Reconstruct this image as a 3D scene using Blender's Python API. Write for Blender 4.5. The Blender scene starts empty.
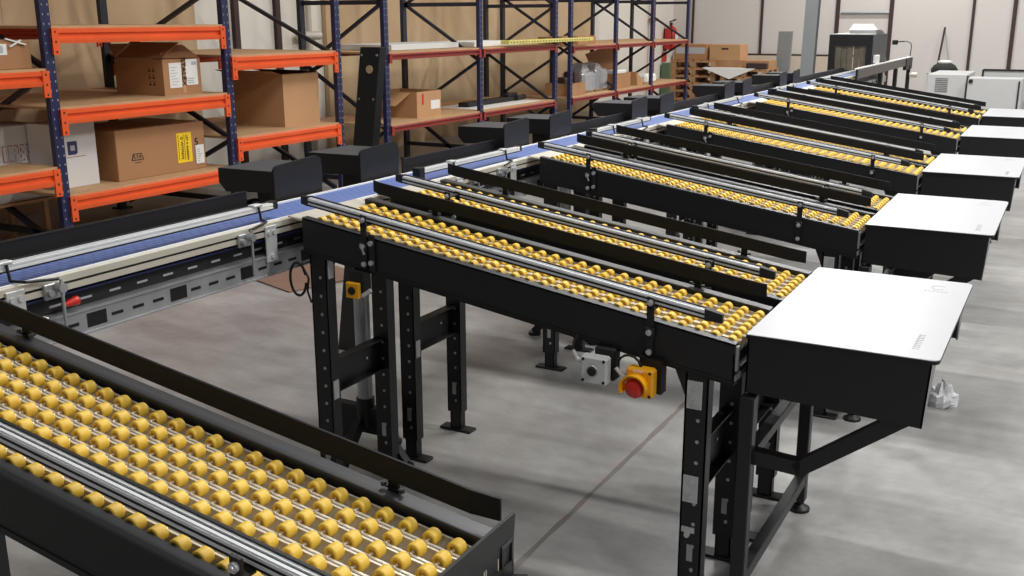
import bpy, math, random
from mathutils import Vector, Matrix
random.seed(7)
K = 0.77                      # metres per layout unit
PI = math.pi
col = bpy.context.scene.collection
sc = bpy.context.scene

# ------------------------------------------------------------------ materials
def mat(name, color, rough=0.5, metal=0.0, noise=0.0, nscale=8.0, bump=0.0, bscale=60.0, emit=None, alpha=1.0, trans=0.0, spec=0.5, color2=None, coat=0.0):
    m = bpy.data.materials.new(name); m.use_nodes = True
    nt = m.node_tree; N = nt.nodes; L = nt.links
    b = N['Principled BSDF']
    def lin(c): return tuple((x/255/12.92) if x/255 <= .04045 else ((x/255+.055)/1.055)**2.4 for x in c)+(1,)
    c = lin(color)
    b.inputs['Base Color'].default_value = c
    b.inputs['Roughness'].default_value = rough
    b.inputs['Metallic'].default_value = metal
    b.inputs['Specular IOR Level'].default_value = spec
    if coat: b.inputs['Coat Weight'].default_value = coat
    if trans: b.inputs['Transmission Weight'].default_value = trans
    if alpha < 1: b.inputs['Alpha'].default_value = alpha
    if emit:
        b.inputs['Emission Color'].default_value = c; b.inputs['Emission Strength'].default_value = emit
    if noise or bump:
        tc = N.new('ShaderNodeTexCoord')
    if noise:
        n = N.new('ShaderNodeTexNoise'); n.inputs['Scale'].default_value = nscale; n.inputs['Detail'].default_value = 6
        L.new(tc.outputs['Object'], n.inputs['Vector'])
        r = N.new('ShaderNodeValToRGB')
        c2 = lin(color2) if color2 else tuple(max(0, x*(1-noise)) for x in c[:3])+(1,)
        r.color_ramp.elements[0].position = .35; r.color_ramp.elements[0].color = c2
        r.color_ramp.elements[1].position = .65; r.color_ramp.elements[1].color = c
        L.new(n.outputs['Fac'], r.inputs['Fac']); L.new(r.outputs['Color'], b.inputs['Base Color'])
    if bump:
        n2 = N.new('ShaderNodeTexNoise'); n2.inputs['Scale'].default_value = bscale; n2.inputs['Detail'].default_value = 4
        L.new(tc.outputs['Object'], n2.inputs['Vector'])
        bp = N.new('ShaderNodeBump'); bp.inputs['Strength'].default_value = bump; bp.inputs['Distance'].default_value = .01
        L.new(n2.outputs['Fac'], bp.inputs['Height']); L.new(bp.outputs['Normal'], b.inputs['Normal'])
    return m

M = {}
M['black'] = mat('black_powder_coat', (25,25,27), .45, 0, bump=.08, bscale=400)
M['black2'] = mat('black_plastic', (17,17,18), .5)
M['blackm'] = mat('matt_black_strip', (17,20,27), .6, spec=.25)
M['darkgrey'] = mat('dark_grey_coat', (56,58,62), .5)
M['flange'] = mat('flange_painted_sheen', (74,75,78), .38, .35)  # black flange coloured grey for the light it reflects
M['lip'] = mat('lit_grey_lip', (104,105,108), .4, .3)  # lip of the black apron, its lit look put into the colour
M['alu'] = mat('brushed_aluminium', (238,240,242), .32, .2, noise=.05, nscale=30)
M['galv'] = mat('galvanised_steel', (186,188,190), .42, .6, noise=.18, nscale=14)
M['track'] = mat('track_steel', (228,220,204), .36, .35, noise=.1, nscale=20)
M['cream'] = mat('conveyor_frame_cream', (205,198,184), .45, .15, noise=.08, nscale=6)
M['yellow'] = mat('yellow_wheel_plastic', (242,202,78), .45, 0, noise=.10, nscale=25, color2=(232,188,64))
M['orange'] = mat('orange_beam_paint', (238,94,40), .38, 0, noise=.1, nscale=3)
M['red'] = mat('dull_red_beam_paint', (150,50,42), .42, 0, noise=.15, nscale=3)
M['navy'] = mat('navy_upright_paint', (34,38,78), .45, 0, noise=.25, nscale=5)
M['brace'] = mat('dark_brace_steel', (40,42,54), .5, .2)
M['deck'] = mat('chipboard_deck', (196,158,116), .7, 0, noise=.12, nscale=12, bump=.2, bscale=120)
M['card'] = mat('cardboard_brown', (172,126,86), .8, 0, noise=.07, nscale=3, bump=.05)
M['card2'] = mat('cardboard_light', (192,148,106), .8, 0, noise=.07, nscale=3, bump=.05)
M['brownsheet'] = mat('dull_brown_board', (128,100,84), .8, noise=.1)
M['jointline'] = mat('dark_joint_filler', (122,114,110), .6, noise=.15, nscale=12)
M['tunnelside'] = mat('brown_grey_side_plate', (96,90,84), .5, .2)
M['wood'] = mat('pallet_wood', (176,132,92), .75, 0, noise=.2, nscale=6)
M['white'] = mat('white_laminate', (190,191,195), .35, 0, noise=.01, nscale=2)
M['whitecard'] = mat('white_coated_carton', (214,212,208), .6, 0, noise=.04, nscale=2)
M['label'] = mat('white_label_paper', (232,232,228), .6)
M['ylabel'] = mat('yellow_label_paper', (250,208,30), .6)
M['ink'] = mat('black_ink', (28,26,26), .7)
M['greyink'] = mat('pale_grey_print', (178,180,184), .5)
M['pinkink'] = mat('faded_red_ink', (176,112,110), .7)
M['blueink'] = mat('navy_ink', (52,52,92), .6)
M['redp'] = mat('red_plastic', (214,40,28), .35, coat=.3)
M['redpaint'] = mat('red_cylinder_paint', (196,36,34), .35)
M['estop'] = mat('amber_yellow_plastic', (252,176,20), .38)
M['lgrey'] = mat('light_grey_plastic', (214,216,216), .45)
M['sheet'] = mat('grey_sheet_metal', (160,166,168), .45, .5, noise=.08, nscale=3)
M['cab'] = mat('light_grey_cabinet_paint', (196,197,196), .5, 0, noise=.03)
M['brown'] = mat('dark_brown_joint', (62,42,38), .6)
M['tan'] = mat('tan_board', (206,178,140), .7, 0, noise=.07, nscale=1.2, color2=(190,160,122))
M['strip'] = mat('smoky_curtain_vinyl', (120,112,98), .25, 0, noise=.3, nscale=6)
M['bluesteel'] = mat('navy_return_belt', (34,44,92), .5)
M['cable'] = mat('black_cable_rubber', (18,18,18), .5)
M['bolt'] = mat('zinc_bolt', (215,216,218), .3, .6)
M['holes'] = mat('pale_punched_holes', (150,152,160), .6)
M['silver'] = mat('silver_plate', (206,208,208), .45, .3, noise=.12, nscale=30)
M['bagp'] = mat('clear_plastic_bag', (228,230,232), .3, 0, alpha=.8)
M['foil'] = mat('silver_foil_wrap', (205,208,212), .25, .7, bump=.6, bscale=30)
M['darkbag'] = mat('dark_green_black_fabric', (34,38,36), .8, bump=.4, bscale=40)
M['green'] = mat('dull_green_paint', (92,112,84), .6)
M['yboard'] = mat('pale_yellow_board', (226,214,120), .6, noise=.2, nscale=10)
M['beige'] = mat('beige_plinth', (206,190,172), .7, noise=.06, nscale=2)
M['greenpal'] = mat('grey_green_pallet', (120,124,108), .7, noise=.2, nscale=4)

# blue modular belt: small module pattern
def belt_mat():
    m = mat('blue_modular_belt', (98,122,196), .5)
    nt = m.node_tree; N = nt.nodes; L = nt.links; b = N['Principled BSDF']
    tc = N.new('ShaderNodeTexCoord')
    br = N.new('ShaderNodeTexBrick'); br.inputs['Scale'].default_value = 1.0
    mp = N.new('ShaderNodeMapping'); mp.inputs['Scale'].default_value = (1, 1, 1); mp.inputs['Rotation'].default_value = (0, 0, 0)
    L.new(tc.outputs['Object'], mp.inputs['Vector']); L.new(mp.outputs['Vector'], br.inputs['Vector'])
    br.inputs['Brick Width'].default_value = .05; br.inputs['Row Height'].default_value = .019
    br.inputs['Mortar Size'].default_value = .0022; br.inputs['Mortar Smooth'].default_value = .3
    br.inputs['Color1'].default_value = (.13,.19,.45,1); br.inputs['Color2'].default_value = (.15,.215,.49,1)
    br.inputs['Mortar'].default_value = (.045,.075,.22,1)
    L.new(br.outputs['Color'], b.inputs['Base Color'])
    return m
M['belt'] = belt_mat()

# concrete floor
def floor_mat():
    m = bpy.data.materials.new('polished_concrete'); m.use_nodes = True
    nt = m.node_tree; N = nt.nodes; L = nt.links; b = N['Principled BSDF']
    tc = N.new('ShaderNodeTexCoord')
    def noise(scale, det, rough=.55, stretch=None):
        n = N.new('ShaderNodeTexNoise'); n.inputs['Scale'].default_value = scale; n.inputs['Detail'].default_value = det
        n.inputs['Roughness'].default_value = rough
        if stretch:
            mp = N.new('ShaderNodeMapping'); mp.inputs['Scale'].default_value = stretch
            L.new(tc.outputs['Object'], mp.inputs['Vector']); L.new(mp.outputs['Vector'], n.inputs['Vector'])
        else: L.new(tc.outputs['Object'], n.inputs['Vector'])
        return n
    n1 = noise(1.1, 10, .68); n2 = noise(9, 10, .75); n3 = noise(2.6, 8, .7, (.4, 1.7, 1))
    r1 = N.new('ShaderNodeValToRGB')
    r1.color_ramp.elements[0].position = .3; r1.color_ramp.elements[0].color = (.255,.250,.243,1)
    r1.color_ramp.elements[1].position = .72; r1.color_ramp.elements[1].color = (.51,.507,.50,1)
    L.new(n1.outputs['Fac'], r1.inputs['Fac'])
    r2 = N.new('ShaderNodeValToRGB')
    r2.color_ramp.elements[0].position = .3; r2.color_ramp.elements[0].color = (.80,.80,.80,1)
    r2.color_ramp.elements[1].position = .7; r2.color_ramp.elements[1].color = (1,1,1,1)
    L.new(n2.outputs['Fac'], r2.inputs['Fac'])
    mx = N.new('ShaderNodeMix'); mx.data_type = 'RGBA'; mx.blend_type = 'MULTIPLY'; mx.inputs[0].default_value = 1
    L.new(r1.outputs['Color'], mx.inputs[6]); L.new(r2.outputs['Color'], mx.inputs[7])
    r3 = N.new('ShaderNodeValToRGB')  # stretched noise paints light and shadow bands into the concrete colour
    r3.color_ramp.elements[0].position = .38; r3.color_ramp.elements[0].color = (.80,.785,.775,1)
    r3.color_ramp.elements[1].position = .62; r3.color_ramp.elements[1].color = (1.0,.995,.985,1)
    L.new(n3.outputs['Fac'], r3.inputs['Fac'])
    mx2 = N.new('ShaderNodeMix'); mx2.data_type = 'RGBA'; mx2.blend_type = 'MULTIPLY'; mx2.inputs[0].default_value = 1
    L.new(mx.outputs[2], mx2.inputs[6]); L.new(r3.outputs['Color'], mx2.inputs[7])
    L.new(mx2.outputs[2], b.inputs['Base Color'])
    rr = N.new('ShaderNodeMapRange'); rr.inputs['To Min'].default_value = .22; rr.inputs['To Max'].default_value = .48
    L.new(n1.outputs['Fac'], rr.inputs['Value']); L.new(rr.outputs[0], b.inputs['Roughness'])
    bp = N.new('ShaderNodeBump'); bp.inputs['Strength'].default_value = .06; bp.inputs['Distance'].default_value = .01
    L.new(n2.outputs['Fac'], bp.inputs['Height']); L.new(bp.outputs['Normal'], b.inputs['Normal'])
    return m
M['floor'] = floor_mat()
M['wall'] = mat('white_wall_panel', (236,230,218), .6, 0, noise=.03, nscale=1.0)
M['wallend'] = mat('end_wall_panel', (212,207,202), .6, 0, noise=.03, nscale=.8)

# ------------------------------------------------------------------ mesh builder
LIFT = .05                   # everything above knee height stands this much higher over the floor
def W(p):
    p = Vector(p); z = p.z
    return Vector((p.x, p.y, z if z <= .02 else z+LIFT*min(1.0, (z-.02)/.28)))
class MB:
    def __init__(s): s.v = []; s.f = []; s.m = []; s.sm = []
    def add(s, vs, fs, mi=0, smooth=False):
        o = len(s.v); s.v += [tuple(p) for p in vs]
        for f in fs: s.f.append(tuple(i+o for i in f)); s.m.append(mi); s.sm.append(smooth)
        return s
    def box(s, x0, x1, y0, y1, z0, z1, mi=0, fn=None):
        P = [(x0,y0,z0),(x1,y0,z0),(x1,y1,z0),(x0,y1,z0),(x0,y0,z1),(x1,y0,z1),(x1,y1,z1),(x0,y1,z1)]
        if fn: P = [fn(*p) for p in P]
        return s.hex(P, mi)
    def hex(s, P, mi=0):
        return s.add(P, [(0,3,2,1),(4,5,6,7),(0,1,5,4),(1,2,6,5),(2,3,7,6),(3,0,4,7)], mi)
    def bbox(s, x0, x1, y0, y1, z0, z1, b, mi=0):
        # box with chamfered vertical and horizontal edges (all 12 edges)
        xs, ys, zs = (x0,x1), (y0,y1), (z0,z1)
        pts = []; idx = {}
        for i in (0,1):
            for j in (0,1):
                for k in (0,1):
                    sx = b if i == 0 else -b; sy = b if j == 0 else -b; sz = b if k == 0 else -b
                    for ax, p in enumerate(((xs[i], ys[j]+sy, zs[k]+sz), (xs[i]+sx, ys[j], zs[k]+sz), (xs[i]+sx, ys[j]+sy, zs[k]))):
                        idx[i,j,k,ax] = len(pts); pts.append(p)
        F = []
        for ax in range(3):
            o = [a for a in range(3) if a != ax]
            for side in (0,1):
                q = []
                for (a, c) in ((0,0),(1,0),(1,1),(0,1)):
                    t = [0,0,0]; t[ax] = side; t[o[0]] = a; t[o[1]] = c; q.append(idx[t[0],t[1],t[2],ax])
                if (side == 1) == (ax == 1): q = q[::-1]
                F.append(tuple(q))
        for ax in range(3):           # edges parallel to ax
            o = [a for a in range(3) if a != ax]
            for a in (0,1):
                for c in (0,1):
                    t0 = [0,0,0]; t1 = [0,0,0]; t1[ax] = 1
                    t0[o[0]] = t1[o[0]] = a; t0[o[1]] = t1[o[1]] = c
                    q = [idx[(*t0, o[0])], idx[(*t1, o[0])], idx[(*t1, o[1])], idx[(*t0, o[1])]]
                    F.append(tuple(q))
        for i in (0,1):
            for j in (0,1):
                for k in (0,1): F.append((idx[i,j,k,0], idx[i,j,k,1], idx[i,j,k,2]))
        return s.add(pts, F, mi)
    def cyl(s, p0, p1, r, n=12, mi=0, r1=None, caps=True, smooth=True):
        p0 = Vector(p0); p1 = Vector(p1); r1 = r if r1 is None else r1
        d = (p1-p0).normalized(); a = d.cross(Vector((0,0,1)))
        if a.length < 1e-3: a = Vector((1,0,0))
        a.normalize(); b = d.cross(a)
        V = []
        for i in range(n):
            t = 2*PI*i/n; u = a*math.cos(t)+b*math.sin(t)
            V.append(p0+u*r); V.append(p1+u*r1)
        s.add(V, [(2*i, 2*i+1, (2*i+3) % (2*n), (2*i+2) % (2*n)) for i in range(n)], mi, smooth)
        if caps:
            s.add([V[2*i] for i in range(n)], [tuple(range(n))], mi)
            s.add([V[2*i+1] for i in range(n)], [tuple(range(n))[::-1]], mi)
        return s
    def lathe(s, c, axis, prof, n=16, mi=0):
        # prof: list of (dist along axis, radius)
        axis = Vector(axis).normalized(); a = axis.cross(Vector((0,0,1)))
        if a.length < 1e-3: a = Vector((1,0,0))
        a.normalize(); b = axis.cross(a); c = Vector(c); V = []; F = []
        for (h, r) in prof:
            for i in range(n):
                t = 2*PI*i/n; V.append(c+axis*h+(a*math.cos(t)+b*math.sin(t))*r)
        for k in range(len(prof)-1):
            for i in range(n): F.append((k*n+i, (k+1)*n+i, (k+1)*n+(i+1) % n, k*n+(i+1) % n))
        return s.add(V, F, mi, True)
    def bar(s, p0, p1, w, h, mi=0, up=(0,0,1)):
        p0 = Vector(p0); p1 = Vector(p1); d = (p1-p0).normalized(); up = Vector(up)
        a = d.cross(up)
        if a.length < 1e-3: a = d.cross(Vector((0,1,0)))
        a.normalize(); b = a.cross(d)
        P = []
        for p in (p0, p1):
            for (u, v) in ((-1,-1),(1,-1),(1,1),(-1,1)): P.append(p+a*u*w/2+b*v*h/2)
        return s.add(P, [(0,1,2,3),(7,6,5,4),(0,4,5,1),(1,5,6,2),(2,6,7,3),(3,7,4,0)], mi)
    def tube(s, pts, r, n=8, mi=0):
        for a, b in zip(pts[:-1], pts[1:]): s.cyl(a, b, r, n, mi)
        return s
    def prism(s, poly, ax, a0, a1, mi=0):
        # poly in the two other axes (cyclic order), extruded along ax from a0 to a1
        def P(u, v, w):
            return ((w,u,v),(u,w,v),(u,v,w))[ax]
        n = len(poly); V = [P(u,v,a0) for u,v in poly]+[P(u,v,a1) for u,v in poly]
        return s.add(V, [tuple(range(n))[::-1], tuple(range(n, 2*n))]+[(i, (i+1) % n, n+(i+1) % n, n+i) for i in range(n)], mi)
    def build(s, name, mats, parent=None, loc=None, fix=True):
        if not isinstance(mats, (list, tuple)): mats = [mats]
        me = bpy.data.meshes.new(name)
        o = bpy.data.objects.new(name, me); col.objects.link(o)
        off = Vector((0,0,0))
        if parent is not None:
            o.parent = parent; off = Vector(parent['_w'])
            o['_w'] = tuple(off)
        else:
            if loc is not None: off = Vector(loc)
            o.location = W(off)*K; o['_w'] = tuple(off)
        wo = W(off); me.from_pydata([(W(v)-wo)*K for v in s.v], [], s.f)
        for m in mats: me.materials.append(m)
        me.polygons.foreach_set('material_index', s.m)
        me.polygons.foreach_set('use_smooth', s.sm)
        if fix:
            import bmesh
            bm = bmesh.new(); bm.from_mesh(me); bmesh.ops.recalc_face_normals(bm, faces=bm.faces); bm.to_mesh(me); bm.free()
        me.update()
        return o
def tag(o, label, cat, group=None):
    o['label'] = label; o['category'] = cat
    if group: o['group'] = group
    return o
def thing(name, label, cat, loc, group=None):
    o = bpy.data.objects.new(name, None); col.objects.link(o); o.empty_display_size = .1
    o.location = W(loc)*K; o['_w'] = tuple(loc)
    return tag(o, label, cat, group)
def struct(name, mb, m):
    o = mb.build(name, m); o['kind'] = 'structure'; return o
KIDS = {}
def kids(o): return [c for c in bpy.data.objects if c.parent is o]
def copy_tree(o, parent=None, table=None):
    if table is None:
        table = {}
        for c in bpy.data.objects:
            if c.parent: table.setdefault(c.parent.name, []).append(c)
    c = o.copy(); col.objects.link(c)
    if parent is not None: c.parent = parent
    for ch in table.get(o.name, []): copy_tree(ch, c, table)
    return c
def place(o, dy):
    o.location.y += dy*K
    return o
def text(name, s, size, m, parent, origin, xdir, ydir, depth=.002, sx=1.0):
    cu = bpy.data.curves.new(name, 'FONT'); cu.body = s; cu.size = size*K; cu.extrude = depth*K
    cu.align_x = 'CENTER'; cu.align_y = 'CENTER'
    tmp = bpy.data.objects.new(name, cu); col.objects.link(tmp)
    dg = bpy.context.evaluated_depsgraph_get(); me = bpy.data.meshes.new_from_object(tmp.evaluated_get(dg))
    bpy.data.objects.remove(tmp)
    o = bpy.data.objects.new(name, me); col.objects.link(o); me.materials.clear(); me.materials.append(m)
    me.transform(Matrix.Diagonal((sx, 1, 1, 1)))
    x = Vector(xdir).normalized(); y = Vector(ydir).normalized(); z = x.cross(y)
    R = Matrix((x, y, z)).transposed()
    w = W(parent['_w']); me.transform(Matrix.Translation((W(origin)-w)*K) @ R.to_4x4())
    o.parent = parent; o['_w'] = parent['_w']
    return o

# ------------------------------------------------------------------ gravity lane
ZT0, SL = 1.0493, .1459
def zt(x): return ZT0-SL*x
def ln(x, y, h): return (x, y, zt(x)+h)
PITCH = .0645
LX0 = -1.995

def make_lane():
    root = thing('gravity_roller_lane', 'x', 'roller conveyor', (-.93, .2, 0), 'gravity roller lanes branching off the main belt')
    # side plates with top flange and bottom lip
    for side in (0, 1):
        b = MB(); yo = -.058 if side == 0 else .455; s_ = 1 if side == 0 else -1; fw_ = .040 if side == 0 else .052; fh = .022 if side == 0 else .034
        ya, yb = sorted((yo, yo+s_*.008)); b.box(LX0, -.028, ya, yb, -.135, fh-.002, 0, ln)
        ya, yb = sorted((yo, yo+s_*fw_)); b.box(LX0, -.028, ya, yb, fh-.008, fh, 1, ln)
        ya, yb = sorted((yo+s_*(fw_-.006), yo+s_*fw_)); b.box(LX0, -.028, ya, yb, -.055, fh-.006, 0, ln)
        ya, yb = sorted((yo, yo+s_*.05)); b.box(LX0, -.028, ya, yb, -.139, -.133, 0, ln)
        if side == 0: b.box(LX0, -.028, yo-.003, yo, -.124, -.120, 0, ln)
        b.build('side_plate', [M['black'], M['flange']], root)
    b = MB(); b.box(LX0+.02, -.01, -.03, .42, -.07, -.062, 0, ln)
    for i in range(5):
        x = LX0+.1+i*.44; b.box(x, x+.05, -.042, .432, -.12, -.065, 0, ln)
    b.build('shade_pan', M['black2'], root)  # black sheet added for the shade below the tracks, with cross members
    # roller tracks with wheels
    xs = [-.058-PITCH*i for i in range(30)]
    cam = Vector((.941, -3.493, 2.2078)); allw = []
    for k in range(7):
        y = .0+.061*k; b = MB()
        for s_ in (-1, 1):
            b.box(LX0+.02, -.032, y+s_*.0265-.0016, y+s_*.0265+.0016, -.03, .012, 0, ln)
            b.box(LX0+.02, -.032, min(y+s_*.0265, y+s_*.0215), max(y+s_*.0265, y+s_*.0215), .0105, .0125, 0, ln)
        b.box(LX0+.02, -.032, y-.025, y+.025, -.031, -.028, 0, ln)
        for x in xs:
            b.cyl(ln(x, y-.027, .012), ln(x, y+.027, .012), .004, 6)
        tr = b.build('roller_track', M['track'], root)
        for x in xs: allw.append(((Vector(ln(x, y, .012))-cam).length, x, y, tr))
    allw.sort(key=lambda t: t[0])
    prof = [(u*.80, v*.80) for u, v in [(-.012, .011), (-.0165, .012), (-.0205, .0185), (-.0185, .0225), (-.014, .0238), (0, .0242), (.014, .0238), (.0185, .0225), (.0205, .0185), (.0165, .012), (.012, .011)]]
    proto = None
    for (d, x, y, tr) in allw[:100]:
        c = Vector(ln(x, y, .012))
        if proto is None:
            b = MB(); b.lathe(c, (0,1,0), prof, 16); b.cyl(c-Vector((0,.010,0)), c+Vector((0,.010,0)), .0095, 12)
            proto = b.build('wheel', M['yellow'], tr); pc = c
        else:
            o = proto.copy(); col.objects.link(o); o.parent = tr; o.location = (c-pc)*K
    b = MB()
    for (d, x, y, tr) in allw[100:]:
        c = Vector(ln(x, y, .012)); b.lathe(c, (0,1,0), prof, 12); b.cyl(c-Vector((0,.010,0)), c+Vector((0,.010,0)), .0095, 8)
    o = b.build('distant_wheel_rows', M['yellow'], root); o['kind'] = 'stuff'
    # guide rail above the near edge
    b = MB(); y0 = -.030; xa, xb = -1.978, -.155
    b.box(xa, xb, y0, y0+.024, .078, .104, 0, ln)
    for h in (.083, .099): b.box(xa, xb, y0-.003, y0, h-.0035, h+.0035, 0, ln)
    b.box(xa, xb, y0-.0012, y0, .087, .095, 1, ln)
    for dy in (.004, .020): b.box(xa, xb, y0+dy-.004, y0+dy+.004, .104, .107, 0, ln)
    b.box(xa, xb, y0+.009, y0+.015, .104, .1045, 1, ln)
    rail = b.build('guide_rail', [M['alu'], M['black2']], root)
    b = MB(); b.box(xa, xb, y0+.024, y0+.032, .070, .112, 0, ln); b.box(xa, xb, y0-.001, y0+.024, .071, .078, 0, ln)
    b.build('wear_strip', M['black2'], rail)
    for (x0, x1, dy) in ((xb, -.095, .018), (xa, -2.03, .012)):
        b = MB()
        P = [(x0, y0-.004, .070), (x1, y0+dy, .068), (x1, y0+dy+.02, .068), (x0, y0+.033, .070),
             (x0, y0-.004, .113), (x1, y0+dy, .102), (x1, y0+dy+.02, .102), (x0, y0+.033, .113)]
        b.hex([ln(*p) for p in P])
        b.build('end_cap', M['black2'], rail)
    for x in (-.35, -1.655):
        b = MB(); b.box(x-.014, x+.014, -.070, -.062, -.12, .112, 0, ln)
        b.box(x-.016, x+.016, -.070, -.030, .066, .071, 0, ln)
        if x < -1:
            b.box(x+.024, x+.054, -.068, -.060, -.12, .035, 0, ln)
        b.bbox(x-.019, x+.019, -.076, -.060, zt(x)-.040, zt(x)-.004, .003)
        p = b.build('guide_post', M['black'], root)
        for h in (.092, -.022, -.10):
            b = MB(); c = Vector(ln(x, -.076 if abs(h+.022) < .001 else -.070, h)); b.cyl(c, c-Vector((0,.008,0)), .0115, 12); b.cyl(c-Vector((0,.008,0)), c-Vector((0,.013,0)), .007, 6)
            b.build('bolt', M['bolt'], p)
        if x < -1:
            for h in (.0, -.085):
                b = MB(); c = Vector(ln(x+.039, -.068, h)); b.cyl(c, c-Vector((0,.012,0)), .011, 10); b.build('bolt', M['bolt'], p)
            b = MB(); b.bar(ln(x-.01, -.080, -.012), ln(x+.014, -.086, -.052), .007, .007); b.build('clamp_lever', M['galv'], p)
    # far guide strip
    b = MB(); ys = .428
    b.box(-1.93, -.125, ys, ys+.007, .066, .124, 0, ln)
    for (x0, x1, dy) in ((-.125, -.055, .014), (-1.93, -1.975, .02)):
        P = [(x0, ys, .066), (x1, ys+dy, .068), (x1, ys+dy+.007, .068), (x0, ys+.007, .066),
             (x0, ys, .124), (x1, ys+dy, .122), (x1, ys+dy+.007, .122), (x0, ys+.007, .124)]
        b.hex([ln(*p) for p in P])
    st = b.build('guide_strip', M['blackm'], root)
    for x in (-.34, -1.62):
        b = MB(); b.box(x-.014, x+.014, .437, .445, .02, .115, 0, ln); b.box(x-.02, x+.02, .432, .456, .042, .046, 0, ln)
        p = b.build('strip_bracket', M['blackm'], st)
        for dx in (-.026, .026):
            b = MB(); c = Vector(ln(x+dx, .436, .042)); b.cyl(c, c+Vector((0,0,.010)), .007, 8)
            b.build('bolt', M['darkgrey'], p)
    # legs: two H frames
    for (xc, zc0, zc1) in ((-1.925, .53, .69), (-.165, .44, .65)):
        for (ya, yb, near) in ((-.05, .01, 1), (.395, .455, 0)):
            zt_ = zt(xc)-.13; b = MB()
            # channel: web facing -Y with two flanges
            b.box(xc-.045, xc+.045, ya, ya+.006, .10, zt_); b.box(xc-.045, xc-.038, ya, yb, .10, zt_); b.box(xc+.038, xc+.045, ya, yb, .10, zt_)
            # inner adjustable foot section
            b.box(xc-.034, xc+.034, ya+.008, ya+.014, .012, .34); b.box(xc-.034, xc-.028, ya+.008, yb-.004, .012, .34); b.box(xc+.028, xc+.034, ya+.008, yb-.004, .012, .34)
            nh = int((zt_-.15)/.085)
            for i in range(nh):
                z = .16+i*.085
                c = Vector((xc+.01, ya-.0005, z)); b.cyl(c+Vector((0,.002,0)), c-Vector((0,.002,0)), .0075, 8, 1)  # silver discs stand in for light showing through the leg holes
            b.bbox(xc-.012, xc+.012, ya-.002, ya+.0, .19, .25, .0008, 1)
            leg = b.build('leg', [M['black'], M['galv']], root)
            b = MB(); b.bbox(xc-.10, xc+.10, ya-.005, yb+.01, 0, .014, .003); b.build('foot_plate', M['black2'], leg)
            if near and xc > -1:
                for z in (.80, .42):
                    b = MB(); b.bbox(xc-.036, xc+.022, ya-.006, ya, z, z+.11, .001)
                    for zz in (z+.025, z+.085):
                        b.cyl((xc-.005, ya-.006, zz), (xc-.005, ya-.012, zz), .008, 8, 0)
                    b.build('clamp_plate', M['silver'], leg)
                b = MB(); b.box(xc-.034, xc+.016, ya-.008, ya, .295, .315); b.cyl((xc-.01, ya-.004, .29), (xc-.01, ya-.018, .29), .011, 8); b.build('foot_bracket', M['silver'], leg)
            else:
                for z in ((zt_-.11, .52) if near else ()):
                    b = MB(); b.bbox(xc+.045, xc+.05, ya+.008, ya+.045, z, z+.09, .001); b.build('clamp_plate', M['silver'], leg)
        b = MB(); b.box(xc-.03, xc-.022, -.03, .43, zc0, zc1); b.box(xc-.03, xc+.02, -.03, .43, zc1-.006, zc1); b.box(xc-.03, xc+.02, -.03, .43, zc0, zc0+.006)
        for y in (.08, .30): b.cyl((xc-.022, y, (zc0+zc1)/2), (xc-.016, y, (zc0+zc1)/2), .007, 8, 1)
        b.build('crossbar', [M['black'], M['galv']], root)
        b = MB(); z1 = zt(xc)-.13
        b.box(xc-.03, xc-.022, -.03, .43, z1-.05, z1)
        b.prism([(.02, z1), (.02, z1-.16), (.10, z1-.05), (.10, z1)], 0, xc-.02, xc-.012)
        b.prism([(.37, z1), (.37, z1-.16), (.29, z1-.05), (.29, z1)], 0, xc-.02, xc-.012)
        if xc > -1: b.prism([(xc-.045, z1+.03), (xc-.045, z1-.10), (xc-.10, z1+.03)], 1, -.048, -.042)
        b.cyl((xc-.01, .06, z1-.06), (xc+.0, .06, z1-.06), .008, 8, 1)
        b.build('gusset_frame', [M['black'], M['galv']], root)
    # tail cross plate and the brackets at its corner
    b = MB(); b.box(-.034, -.028, -.058, .455, -.13, -.02, 0, ln)
    b.build('tail_plate', M['black'], root)
    b = MB(); b.box(-.028, -.022, -.05, .44, -.12, -.10, 0, ln)
    for i in range(3): b.box(-.027, -.019, -.052+.009*i, -.048+.009*i, -.08, .012, 0, ln)
    b.build('tail_bracket', M['galv'], root)
    b = MB(); b.box(-2.082, LX0+.02, -.050, .45, .0, .008, 0, ln)
    b.build('transfer_sheet', M['cream'], root)
    return root

PAIRY = [0, 2.2968, 4.572, 7.2233, 9.5549]
DB = .67
lane = make_lane()
lane['label'] = 'roller lane bearing the yellow emergency stop, ending at the nearest white table'
labels = [
 ('roller lane directly behind the one with the emergency stop, sharing the nearest white table',),
 ('front roller lane of the pair feeding the second white table', 'rear roller lane of the pair feeding the second white table'),
 ('front roller lane of the pair feeding the third white table', 'rear roller lane of the pair feeding the third white table'),
 ('front roller lane of the pair feeding the fourth white table', 'rear roller lane of the pair feeding the fourth white table'),
 ('front roller lane of the pair feeding the farthest white table', 'rearmost of all roller lanes, beside the farthest white table'),
]
tbl = {}
for c in bpy.data.objects:
    if c.parent: tbl.setdefault(c.parent.name, []).append(c)
def lane_copy(dy, label):
    c = copy_tree(lane, None, tbl); c.location.y += dy*K; c['label'] = label; c['_w'] = (-.93, .2+dy, 0); return c
near = lane_copy(-2.1412, 'nearest roller lane at lower left, closed by a black end plate')
for i, py in enumerate(PAIRY):
    if i: lane_copy(py, labels[i][0])
    c = lane_copy(py+DB, labels[i][1] if i else labels[0][0])
    for ch in list(bpy.data.objects):       # rear lanes carry their rail further in, on short arms
        if ch.parent is c and ch.name.startswith('guide_rail'): ch.location.y += .06*K
    for x in (-.365, -1.655):
        b = MB(); y = py+DB; b.box(x-.012, x+.012, y-.068, y+.034, .086, .092, 0, ln); b.box(x-.012, x+.012, y+.024, y+.030, .06, .10, 0, ln)
        o = b.build('rail_arm', M['black'], c)
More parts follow.
